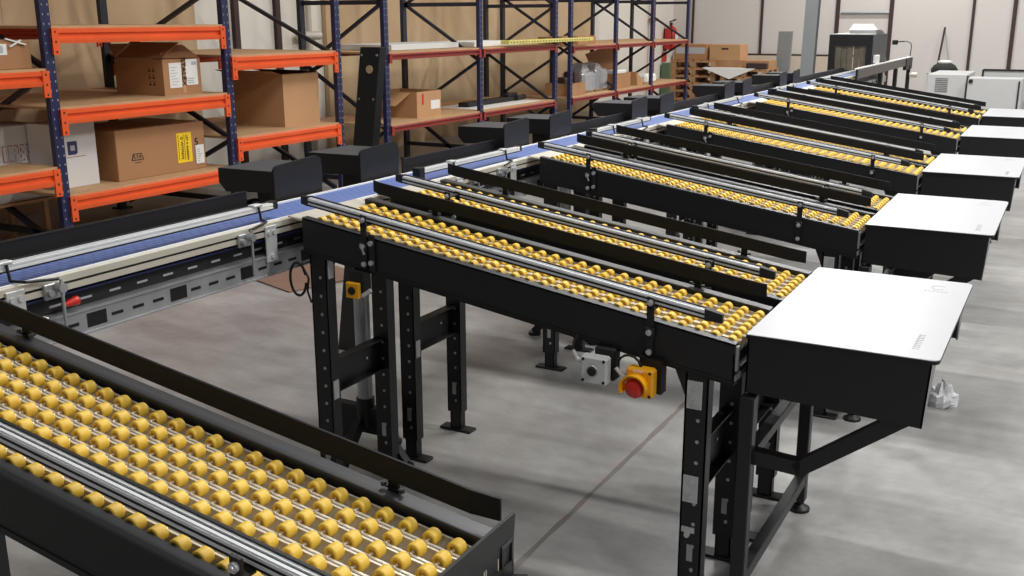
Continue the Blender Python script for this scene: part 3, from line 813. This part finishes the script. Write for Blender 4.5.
b = MB(); b.hex([(-8.2, 9.05, 1.165), (-7.6, 9.05, 1.165), (-7.6, 9.06, 1.17), (-8.2, 9.06, 1.17), (-8.25, 8.72, .99), (-7.65, 8.72, .99), (-7.65, 8.73, 1.0), (-8.25, 8.73, 1.0)]); b.build('flap', M['card2'], g)
b = MB(); b.box(-7.5, -7.497, 9.42, 9.66, .90, 1.03); b.build('white_label', M['label'], g)
b = MB(); b.box(-7.5, -7.497, 9.18, 9.23, .98, 1.14); b.build('red_label', M['redp'], g)

# flat goods on the red racks
b = MB(); b.bbox(-8.0, -7.8, 11.0, 12.7, .795, .87, .01); b.bbox(-7.95, -7.82, 12.4, 12.75, .86, .93, .02); b.cyl((-7.78, 12.6, .85), (-7.78, 12.9, .85), .045, 12)
tag(b.build('black_tool_case', M['ink'], None, (-7.9, 11.8, .79)), 'flat black tool case lying on the lower red shelf', 'case')
b = MB(); b.hex([(-8.3, 10.75, .792), (-7.42, 10.75, .792), (-7.42, 12.9, .792), (-8.3, 12.9, .792), (-8.3, 10.75, .7945), (-7.42, 10.78, .7945), (-7.42, 12.9, .7945), (-8.3, 12.9, .7945)])
tag(b.build('plastic_sheet', M['label'], None, (-7.9, 11.8, .79)), 'white plastic sheet under the black tool case', 'sheet')
b = MB(); b.bbox(-8.5, -7.6, 8.6, 10.4, 1.77, 1.85, .006); tag(b.build('panel_stack', M['lgrey'], None, (-8, 9.5, 1.77)), 'pale translucent panels lying on the upper red shelf, left part', 'panels')
b = MB(); b.bbox(-8.4, -7.5, 10.7, 12.2, 1.77, 1.845, .006); tag(b.build('foam_panel', M['label'], None, (-8, 11.5, 1.77)), 'white foam panel on the upper red shelf, right of the translucent ones', 'panel')
b = MB(); b.bbox(-7.36, -7.2, 11.3, 14.6, 1.80, 1.86, .004)
for k in range(30): b.box(-7.2, -7.197, 11.35+k*.105, 11.38+k*.105, 1.82, 1.84, 1)
tag(b.build('yellow_plank', [M['yboard'], M['ink']], None, (-7.3, 13, 1.80)), 'long pale yellow plank bridging the two red racks', 'plank')
for k, (ya, yb2, lab) in enumerate(((14.05, 14.5, 'left one of two small brown cartons on the upper far red shelf'), (14.75, 15.6, 'right one of two small brown cartons on the upper far red shelf'))):
    carton('small_carton', lab, -8.1, -7.6, ya, yb2, 1.723, 1.87, M['card'], 'small cartons on the far red rack')
g = carton('wooden_crate', 'low wooden crate on the far red shelf left of the foil packs', -7.9, -7.42, 13.98, 14.75, .79, 1.02, M['wood'], open_=True, cat='crate')
b = MB(); b.bbox(-7.8, -7.55, 14.1, 14.4, .82, 1.12, .02); b.bbox(-7.75, -7.5, 14.45, 14.65, .82, 1.22, .02)
tag(b.build('scrap_wood', M['brown'], None, (-7.65, 14.4, .82)), 'dark offcuts standing in the low wooden crate', 'offcuts')
for k in range(2):
    b = MB(); ya = 14.85+k*.62; P = []
    b.bbox(-8.0, -7.5, ya, ya+.56, .79, 1.19+.04*k, .05)
    b.hex([(-7.9, ya+.1, 1.17), (-7.6, ya+.05, 1.18), (-7.6, ya+.5, 1.2), (-7.9, ya+.5, 1.2), (-7.85, ya+.0, 1.33), (-7.6, ya+.15, 1.34), (-7.65, ya+.45, 1.30), (-7.8, ya+.4, 1.36)])
    tag(b.build('foil_pack', M['foil'], None, (-7.75, ya+.3, .79)), ('left' if k == 0 else 'right')+' one of two silver foil packs on the far red shelf', 'package', 'foil packs on the far red shelf')
g = carton('open_carton', 'open carton with upright flap right of the foil packs', -8.0, -7.45, 16.2, 17.1, .79, 1.10, M['card'], open_=True)
b = MB(); b.hex([(-7.95, 16.3, 1.10), (-7.94, 17.4, 1.10), (-7.95, 17.4, 1.11), (-7.96, 16.3, 1.11), (-8.05, 16.1, 1.48), (-8.04, 17.5, 1.66), (-8.05, 17.5, 1.67), (-8.06, 16.1, 1.49)]); b.build('flap', M['card'], g)
b = MB(); b.bbox(-7.75, -7.5, 16.5, 17.0, 1.0, 1.16, .02); b.build('white_filling', M['label'], g)
b = MB(); b.hex([(-7.8, 17.62, .79), (-7.5, 17.62, .79), (-7.5, 18.0, .79), (-7.8, 18.0, .79), (-7.8, 17.56, 1.08), (-7.5, 17.56, 1.08), (-7.5, 17.9, .90), (-7.8, 17.9, .90)])
tag(b.build('tilted_carton', M['card2'], None, (-7.6, 17.6, .79)), 'tilted flat carton leaning on the far red shelf', 'box')
b = MB(); b.bbox(-7.8, -7.5, 18.15, 18.8, .79, 1.0, .05); tag(b.build('white_parcel', M['label'], None, (-7.6, 18.5, .79)), 'small white parcel at the right end of the far red shelf', 'parcel')

# cardboard sheet on the floor beneath the belt
b = MB(); b.hex([(-5.5, 3.2, 0), (-4.75, 2.95, 0), (-4.5, 3.7, 0), (-5.3, 4.0, 0), (-5.5, 3.2, .012), (-4.75, 2.95, .012), (-4.5, 3.7, .02), (-5.3, 4.0, .012)])
tag(b.build('cardboard_sheet', M['brownsheet'], None, (-5, 3.2, 0)), 'flat cardboard sheet on the floor seen beneath the main belt', 'cardboard')

# ------------------------------------------------------------------ pallets with boxes by the end wall
def pallet(label, x0, x1, y0, y1, z0, m):
    b = MB(); h = .19
    for k in range(3):
        xx = x0+(x1-x0-.13)*k/2
        b.box(xx, xx+.13, y0, y1, z0, z0+.03)
        for q_ in range(3):
            yy = y0+(y1-y0-.16)*q_/2; b.box(xx, xx+.13, yy, yy+.16, z0+.03, z0+.13)
    for q_ in range(3):
        yy = y0+(y1-y0-.16)*q_/2; b.box(x0, x1, yy, yy+.16, z0+.13, z0+.16)
    for k in range(6):
        xx = x0+(x1-x0-.17)*k/5; b.box(xx, xx+.17, y0, y1, z0+.16, z0+.19)
    return tag(b.build('wooden_pallet', m, None, ((x0+x1)/2, (y0+y1)/2, z0)), label, 'pallet', 'wooden pallets stacked by the end wall')
py = 22.6
plab = ['lowest', 'second', 'third', 'fourth', 'fifth']
z = 0
for k in range(6):
    pallet(['bottom', 'second lowest', 'third lowest', 'third highest', 'second highest', 'topmost'][k]+' wooden pallet in the left stack beside the red rack', -8.55, -7.35, py, py+1.1, z, M['wood']); z += .191
for k in range(5):
    pallet(['bottom', 'second', 'middle', 'fourth', 'topmost'][k]+' pallet counted upward in the right stack with white film on it', -7.15, -5.95+.35*0, py-.2, py+.9, k*.191, M['greenpal'] if k < 3 else M['wood'])
zt1 = 6*.191
g = carton('strapped_box', 'brown box with grey printed band on top of the left pallet stack', -8.5, -7.62, py+.05, py+.75, zt1+.0, zt1+.40, M['card'], 'boxes on the pallet stacks')
b = MB(); b.box(-8.45, -7.66, py+.046, py+.05, zt1+.16, zt1+.32); b.build('printed_band', M['greyink'], g)
g = carton('strapped_box', 'brown box with a hand hole on the pallet stacks, right of the banded one', -7.56, -6.75, py+.1, py+.8, zt1, zt1+.40, M['card2'], 'boxes on the pallet stacks')
b = MB(); b.box(-7.24, -7.06, py+.096, py+.1, zt1+.27, zt1+.31); b.build('hand_hole', M['ink'], g)
b = MB(); b.box(-7.40, -6.0, py+.1, py+.9, zt1-.19, zt1); b.box(-6.6, -6.2, py, py+.8, zt1-.19, zt1-.02)
tag(b.build('timber_board_stack', M['wood'], None, (-6.7, py+.5, zt1-.19)), 'flat timber boards carrying the box with the hand hole', 'boards')
b = MB(); b.add([(-7.62, py-.22, .97), (-6.25, py-.22, .97), (-6.9, py-.25, .70), (-7.62, py+.4, .975), (-6.25, py+.4, .975)], [(0,1,2), (0,3,4,1)])
b.add([(-7.62, py-.225, .965), (-6.25, py-.225, .965), (-6.9, py-.255, .695)], [(0,2,1)])
tag(b.build('plastic_film', M['label'], None, (-6.9, py, .97)), 'white plastic film draped over the right pallet stack', 'film')
b = MB(); b.bbox(-6.5, -5.98, py-.18, py-.01, .956, 1.10, .01); tag(b.build('brown_block', M['brown'], None, (-6.1, py+.1, .956)), 'dark brown block lying right of the white film', 'block')

# leaning sheet-metal panels
b = MB(); b.hex([(-6.16, 23.9, .0), (-5.80, 23.9, 0), (-5.80, 24.0, 0), (-6.16, 24.0, 0), (-6.12, 23.95, 1.86), (-5.76, 23.95, 1.86), (-5.76, 24.05, 1.86), (-6.12, 24.05, 1.86)])
tag(b.build('metal_panel', M['sheet'], None, (-5.98, 23.95, 0)), 'short upright grey sheet metal panel in front of the end wall', 'panel', 'grey metal panels by the end wall')
b = MB(); b.hex([(-4.36, 19.0, 0), (-4.09, 19.0, 0), (-4.09, 19.1, 0), (-4.36, 19.1, 0), (-4.31, 19.0, 2.9), (-4.04, 19.0, 2.9), (-4.04, 19.1, 2.9), (-4.31, 19.1, 2.9)])
b.hex([(-4.09, 19.0, 0), (-4.08, 19.0, 0), (-4.08, 19.16, 0), (-4.09, 19.16, 0), (-4.04, 19.0, 2.9), (-4.03, 19.0, 2.9), (-4.03, 19.16, 2.9), (-4.04, 19.16, 2.9)], 1)
tag(b.build('metal_panel', [M['sheet'], M['darkgrey']], None, (-4.2, 19.05, 0)), 'tall slanting grey sheet metal panel left of the curtain tunnel', 'panel', 'grey metal panels by the end wall')

# ------------------------------------------------------------------ curtain tunnel at the far end of the belt
tn = thing('curtain_tunnel', 'black scanning tunnel with vinyl strip curtain over the far end of the belt', 'tunnel', (-2.3, 15.2, 0))
ya, yb2 = 14.5, 15.9
x0, x1, z0, z1 = -2.83, -2.13, 1.30, 1.93
b = MB()
b.box(x0, x0+.10, ya, yb2, z0, z1); b.box(x1-.10, x1, ya, yb2, z0, z1); b.box(x0+.1, x1-.1, ya, yb2, z1-.18, z1); b.box(x0+.1, x1-.1, ya, yb2, z0-.02, z0+.03)
b.build('hood', [M['black']], tn)
b = MB(); b.box(x1, x1+.006, ya+.02, yb2, z0, z1-.01); b.build('side_cover', M['darkgrey'], tn)
b = MB(); b.box(x0+.02, x1-.02, ya+.0, yb2, z1, z1+.012); b.build('lid_trim', M['silver'], tn)
b = MB(); b.hex([(x0+.25, ya+.4, z1+.01), (x1-.01, ya+.4, z1+.01), (x1-.01, ya+1.2, z1+.01), (x0+.15, ya+1.2, z1+.01), (x0+.22, ya+.5, z1+.07), (x1-.06, ya+.5, z1+.07), (x1-.06, ya+1.1, z1+.07), (x0+.22, ya+1.1, z1+.07)]); b.build('lid', M['black2'], tn)
b = MB(); b.hex([(-2.62, ya+.5, z1+.07), (-2.20, ya+.5, z1+.07), (-2.20, ya+.8, z1+.07), (-2.62, ya+.8, z1+.07), (-2.57, ya+.6, z1+.17), (-2.27, ya+.6, z1+.17), (-2.27, ya+.75, z1+.17), (-2.57, ya+.75, z1+.17)]); b.build('top_cap', M['label'], tn)
for k in range(5):
    b = MB(); xx = x0+.105+k*.098; yo = (k % 2)*.02
    b.add([(xx, ya+.03+yo, z1-.18), (xx+.096, ya+.03+yo, z1-.18), (xx+.092, ya+.05+yo, z0+.06), (xx+.005, ya+.05+yo, z0+.06), (xx, ya+.036+yo, z1-.18), (xx+.096, ya+.036+yo, z1-.18), (xx+.092, ya+.056+yo, z0+.06), (xx+.005, ya+.056+yo, z0+.06)],
          [(0,1,2,3), (7,6,5,4), (0,4,5,1), (1,5,6,2), (2,6,7,3), (3,7,4,0)])
    b.build('curtain_strip', M['strip'], tn)
for (x, y) in ((x0+.05, ya+.1), (x1-.05, ya+.1), (x0+.05, yb2-.1), (x1-.05, yb2-.1)):
    b = MB(); b.bbox(x-.04, x+.04, y-.04, y+.04, 0, z0-.015, .004); b.build('leg', M['black'], tn)
b = MB(); b.bbox(-2.12, -2.06, 14.6, 14.9, 1.46, 1.60, .01); b.build('white_cover', M['label'], tn)

of = thing('return_conveyor', 'black side conveyor with white edge beside the curtain tunnel', 'conveyor', (-2.05, 15, 0))
b = MB(); b.box(-2.05, -2.035, 12.9, 18.4, 1.30, 1.445); b.build('side_frame', M['tunnelside'], of)
b = MB(); b.box(-2.075, -2.03, 12.85, 18.4, 1.445, 1.462); b.build('edge_guard', M['label'], of)
b = MB(); b.bbox(-2.08, -2.02, 17.7, 18.5, 1.22, 1.44, .01); b.build('drive_box', M['black2'], of)
b = MB(); b.box(-2.06, -2.03, 12.86, 12.92, 1.28, 1.445); b.build('end_plate', M['black2'], of)
for y in (15.0, 16.6, 18.2):
    b = MB(); b.bbox(-2.075, -2.01, y-.05, y+.05, 0, 1.30, .004); b.build('leg', M['black2'], of)
b = MB(); b.cyl((-2.0, 18.1, 1.12), (-1.86, 18.1, 1.12), .05, 14); b.build('motor', M['cream'], of)
b = MB(); b.tube([(-2.05, 18.3, 1.45), (-2.04, 18.3, 1.66), (-2.06, 18.3, 1.72), (-2.16, 18.3, 1.76)], .009, 6); b.build('cable', M['cable'], of)
b = MB(); b.bbox(-2.37, -2.27, 18.05, 18.13, 1.69, 1.78, .008); b.cyl((-2.27, 18.1, 1.745), (-2.14, 18.1, 1.755), .012, 8); b.build('camera_head', M['black2'], of)

# ------------------------------------------------------------------ grey cabinets, broom, bag at the right rear
g = thing('electrical_cabinet', 'low light grey cabinet with a vent grille at the right rear', 'cabinet', (-1.6, 21.5, 0))
b = MB(); b.bbox(-2.05, -1.25, 21.3, 23.3, .0, .98, .01); b.build('body', M['cab'], g)
b = MB()
for k in range(8): b.box(-1.88, -1.62, 21.292, 21.298, .60+k*.04, .615+k*.04)
b.build('vent_grille', M['darkgrey'], g)
b = MB(); b.box(-1.24, -1.20, 21.29, 21.3, .02, .96); b.build('door_gap', M['ink'], g)
g = thing('electrical_cabinet', 'wide light grey cabinet with an open black-edged frame, far right', 'cabinet', (-.7, 21.2, 0))
b = MB(); b.bbox(-1.20, -.12, 21.1, 21.8, .0, .93, .01); b.build('body', M['cab'], g)
b = MB(); b.bar((-1.0, 22.2, 1.06), (-.02, 22.2, 1.06), .04, .04); b.bar((-.02, 22.2, 0), (-.02, 22.2, 1.08), .04, .04); b.bar((-1.0, 22.2, .0), (-1.0, 22.2, 1.06), .04, .04); b.build('open_door_frame', M['ink'], g)
b = MB(); b.box(-.98, -.04, 22.21, 22.23, .02, 1.04); b.build('door_panel', M['cab'], g)
b = MB(); b.bbox(-1.18, -1.10, 21.07, 21.1, .82, .90, .004); b.build('latch', M['ink'], g)
b = MB(); b.bbox(-.20, -.17, 21.07, 21.1, .1, .88, .004); b.build('hinge_rail', M['ink'], g)
g = thing('waste_drum', 'white-rimmed drum covered by a dark cloth left of the grey cabinets', 'drum', (-2.1, 23.9, 0))
b = MB(); b.lathe((-2.1, 23.9, 0), (0,0,1), [(0, 0), (0, .22), (.85, .27), (.86, .30), (.90, .30), (.90, 0)], 20); b.build('drum', M['cab'], g)
b = MB(); b.lathe((-2.0, 23.9, .90), (0,0,1), [(0, .30), (.08, .31), (.18, .24), (.24, .12), (.25, 0)], 16); b.build('dark_cloth', M['darkbag'], g)
b = MB(); b.lathe((-2.0, 23.9, 1.12), (0,0,1), [(0, .0), (0, .16), (.05, .17), (.07, .1), (.07, 0)], 14); b.build('white_cloth', M['label'], g)
b = MB(); b.bar((-2.50, 26.0, .0), (-2.36, 26.45, 1.95), .04, .04); b.build('handle', M['brown'], None, (-2.5, 24.2, 0))
o = [x for x in bpy.data.objects if x.name == 'handle'][-1]; o.name = 'broom_stick'; tag(o, 'brown broom stick leaning on the end wall behind the dark cloth', 'broom')
b = MB(); b.tube([(-2.36, 26.5, 1.9), (-2.28, 26.5, 1.5), (-2.2, 26.5, 1.1)], .012, 6); tag(b.build('hanging_cord', M['greyink'], None, (-2.3, 25.8, 1.1)), 'thin grey cord hanging beside the broom stick', 'cord')

# fire extinguisher on the left wall, red pipe and green post
g = thing('fire_extinguisher', 'red fire extinguisher on the white wall behind the far red rack', 'fire extinguisher', (-9.85, 25.9, 1.3))
b = MB(); b.lathe((-9.8, 25.9, 1.30), (0,0,1), [(0, 0), (0, .16), (.03, .18), (.55, .18), (.64, .12), (.68, .05), (.70, .05)], 20); b.build('cylinder_body', M['redpaint'], g)
b = MB(); b.cyl((-9.8, 25.9, 2.0), (-9.8, 25.9, 2.08), .05, 10); b.bar((-9.8, 25.8, 2.10), (-9.75, 26.15, 2.16), .04, .03); b.tube([(-9.8, 25.85, 2.05), (-9.7, 25.65, 2.0), (-9.66, 25.62, 1.7), (-9.68, 25.65, 1.4)], .02, 6); b.build('valve_and_hose', M['ink'], g)
b = MB(); b.box(-9.625, -9.615, 25.8, 26.0, 1.55, 1.75); b.build('white_label', M['label'], g)
b = MB(); b.box(-9.999, -9.93, 25.84, 25.96, 1.26, 1.9); b.build('wall_bracket', M['ink'], g)
b = MB(); b.box(-9.99, -9.97, 25.72, 26.08, .95, 1.22); tag(b.build('extinguisher_sign', M['redp'], None, (-9.98, 25.9, 1.0)), 'red square fire sign on the wall below the extinguisher', 'sign')
b = MB(); b.cyl((-9.85, 24.6, 0), (-9.85, 24.6, 3.6), .055, 10); b.cyl((-9.85, 24.6, 2.15), (-9.85, 24.6, 2.2), .12, 12); b.box(-9.9, -9.86, 24.6, 25.0, 2.12, 2.2)
tag(b.build('red_pipe', M['red'], None, (-9.9, 24.6, 0)), 'vertical red pipe on the wall left of the extinguisher', 'pipe')
b = MB(); b.bbox(-9.95, -9.7, 25.6, 26.1, 0, .92, .01); tag(b.build('green_cabinet', M['green'], None, (-9.8, 25.8, 0)), 'narrow green cabinet on the floor below the fire sign', 'cabinet')

# crumpled plastic bag on the floor
b = MB(); rr = random.Random(3); n1, n2 = 14, 8; V = []; F = []
for j in range(n2+1):
    ph = PI*.5*j/n2
    for i in range(n1):
        t = 2*PI*i/n1; r = .085*math.cos(ph)*(1+rr.uniform(-.25, .25)); V.append((.44+r*math.cos(t)*1.0, 2.85+r*math.sin(t)*1.4, max(.002, .10*math.sin(ph)*(1+rr.uniform(-.3, .3)))))
for j in range(n2):
    for i in range(n1): F.append((j*n1+i, j*n1+(i+1) % n1, (j+1)*n1+(i+1) % n1, (j+1)*n1+i))
b.add(V, F); tag(b.build('plastic_bag', M['bagp'], None, (.44, 2.85, 0)), 'crumpled clear plastic bag on the floor beside the nearest table', 'bag')

# ------------------------------------------------------------------ building
b = MB(); b.box(-11, 9, -9, 27, -.12, 0); struct('floor', b, M['floor'])
b = MB(); b.box(-11, 9, -.0, .001, 0, .0)
b = MB(); 
y = -9
rj = random.Random(5)
wa = wb = .012; xo = 0.0
while y < 26.4:
    wa2 = rj.uniform(.009, .018); xo2 = rj.uniform(-.004, .004)
    b.hex([(-.922+xo-wa, y, -.002), (-.922+xo+wa, y, -.002), (-.922+xo2+wa2, y+.12, -.002), (-.922+xo2-wa2, y+.12, -.002), (-.922+xo-wa, y, .0008), (-.922+xo+wa, y, .0008), (-.922+xo2+wa2, y+.12, .0008), (-.922+xo2-wa2, y+.12, .0008)])
    wa = wa2; xo = xo2; y += .12
struct('trim_1', b, M['jointline'])
b = MB(); b.box(-10.3, -10, -9, 27, 0, 7.6); struct('wall_left', b, M['wall'])
b = MB(); b.box(-10, 9, 26.6, 26.9, 0, 7.6); struct('wall_back', b, M['wallend'])
b = MB(); b.box(-9.9, -3.80, 26.45, 26.6, 0, 1.15); struct('trim_2', b, M['beige'])
b = MB(); b.box(-9.9, -3.80, 26.5, 26.62, 1.15, 1.20)
for (x, y) in ((-9.37, .03), (-7.31, .035), (-5.19, .055), (-3.77, .055), (-1.72, .035), (-.74, .05), (1.5, .04), (3.6, .04), (5.7, .04)):
    b.box(x-y, x+y, 26.56, 26.62, 1.1 if x < -3.8 else 0, 7.6)
struct('trim_3', b, M['brown'])
b = MB(); b.cyl((-5.1, 26.55, 2.33), (-3.82, 26.55, 2.33), .03, 10); struct('trim_7', b, M['sheet'])
# tan lining boards of the left wall
for k, (ya, yb2) in enumerate(((-8, 7.2), (10.05, 20.6))):
    b = MB()
    y = ya
    while y < yb2-.01:
        y2 = min(y+2.45, yb2); b.box(-9.98, -9.90, y+.002, y2-.002, 0.0, 6.4); y = y2
    struct('trim_%d' % (4+k), b, M['tan'])
# grey-white steel columns and joints on the white part of the wall
b = MB()
for y in (8.05, 8.95): b.box(-10, -9.93, y-.05, y+.05, 0, 7)
struct('trim_6', b, M['brown'])
b = MB(); b.cyl((-9.85, 9.55, 0), (-9.85, 9.55, 7), .05, 10); b.cyl((-9.85, 9.3, 1.95), (-9.85, 9.8, 1.95), .07, 8)
tag(b.build('wall_pipe', M['cream'], None, (-9.85, 9.55, 0)), 'cream vertical pipe on the white wall behind the orange rack', 'pipe')

# roof lamps out of view, plus a fill added to brighten the left floor
def lamp(x, y, z, lx, ly, power, colr=(1, .985, .96)):
    l = bpy.data.lights.new('ceiling_tube_and_fill', 'AREA'); l.shape = 'RECTANGLE'; l.size = lx*K; l.size_y = ly*K; l.energy = power; l.color = colr
    o = bpy.data.objects.new('ceiling_tube_and_fill', l); o.location = (x*K, y*K, z*K); col.objects.link(o)
for (x, y, p) in ((5.5, -3.5, 190), (5.5, 3.2, 340), (-1.0, 3.4, 190), (-1.6, .3, 70), (3.6, 9, 250), (-2.6, 9, 190),
                  (3.6, 17, 260), (-2.6, 17, 260), (3.6, 24, 190), (-3.6, 24, 210), (-5.6, 13, 50)):
    lamp(x, y, 7.2, 2.6, .3, p)

w = bpy.data.worlds.new('hall_light'); sc.world = w; w.use_nodes = True
bg = w.node_tree.nodes['Background']; bg.inputs['Color'].default_value = (.96, .98, 1, 1); bg.inputs['Strength'].default_value = .17

# ------------------------------------------------------------------ camera
C = dict(f=1019.2541, pi=.2587, ya=.501, ro=-.0025, p=(.941, -3.493, 2.2078))
fw = Vector((-math.sin(C['ya'])*math.cos(C['pi']), math.cos(C['ya'])*math.cos(C['pi']), -math.sin(C['pi'])))
r = fw.cross(Vector((0,0,1))).normalized(); u = r.cross(fw)
c_, s_ = math.cos(C['ro']), math.sin(C['ro'])
r2 = r*c_+u*s_; u2 = u*c_-r*s_
cam = bpy.data.cameras.new('camera'); cam.sensor_width = 36; cam.lens = C['f']*36/1024; cam.clip_end = 200; cam.clip_start = .05
co = bpy.data.objects.new('camera', cam); col.objects.link(co)
Mx = Matrix((r2, u2, -fw)).transposed().to_4x4(); Mx.translation = (Vector(C['p'])+Vector((0,0,LIFT)))*K
co.matrix_world = Mx; sc.camera = co

for o in bpy.data.objects:
    if '_w' in o: del o['_w']
sc.view_settings.view_transform = 'Standard'; sc.view_settings.look = 'None'
sc.view_settings.exposure = -0.2; sc.view_settings.gamma = 1; sc.view_settings.use_curve_mapping = False
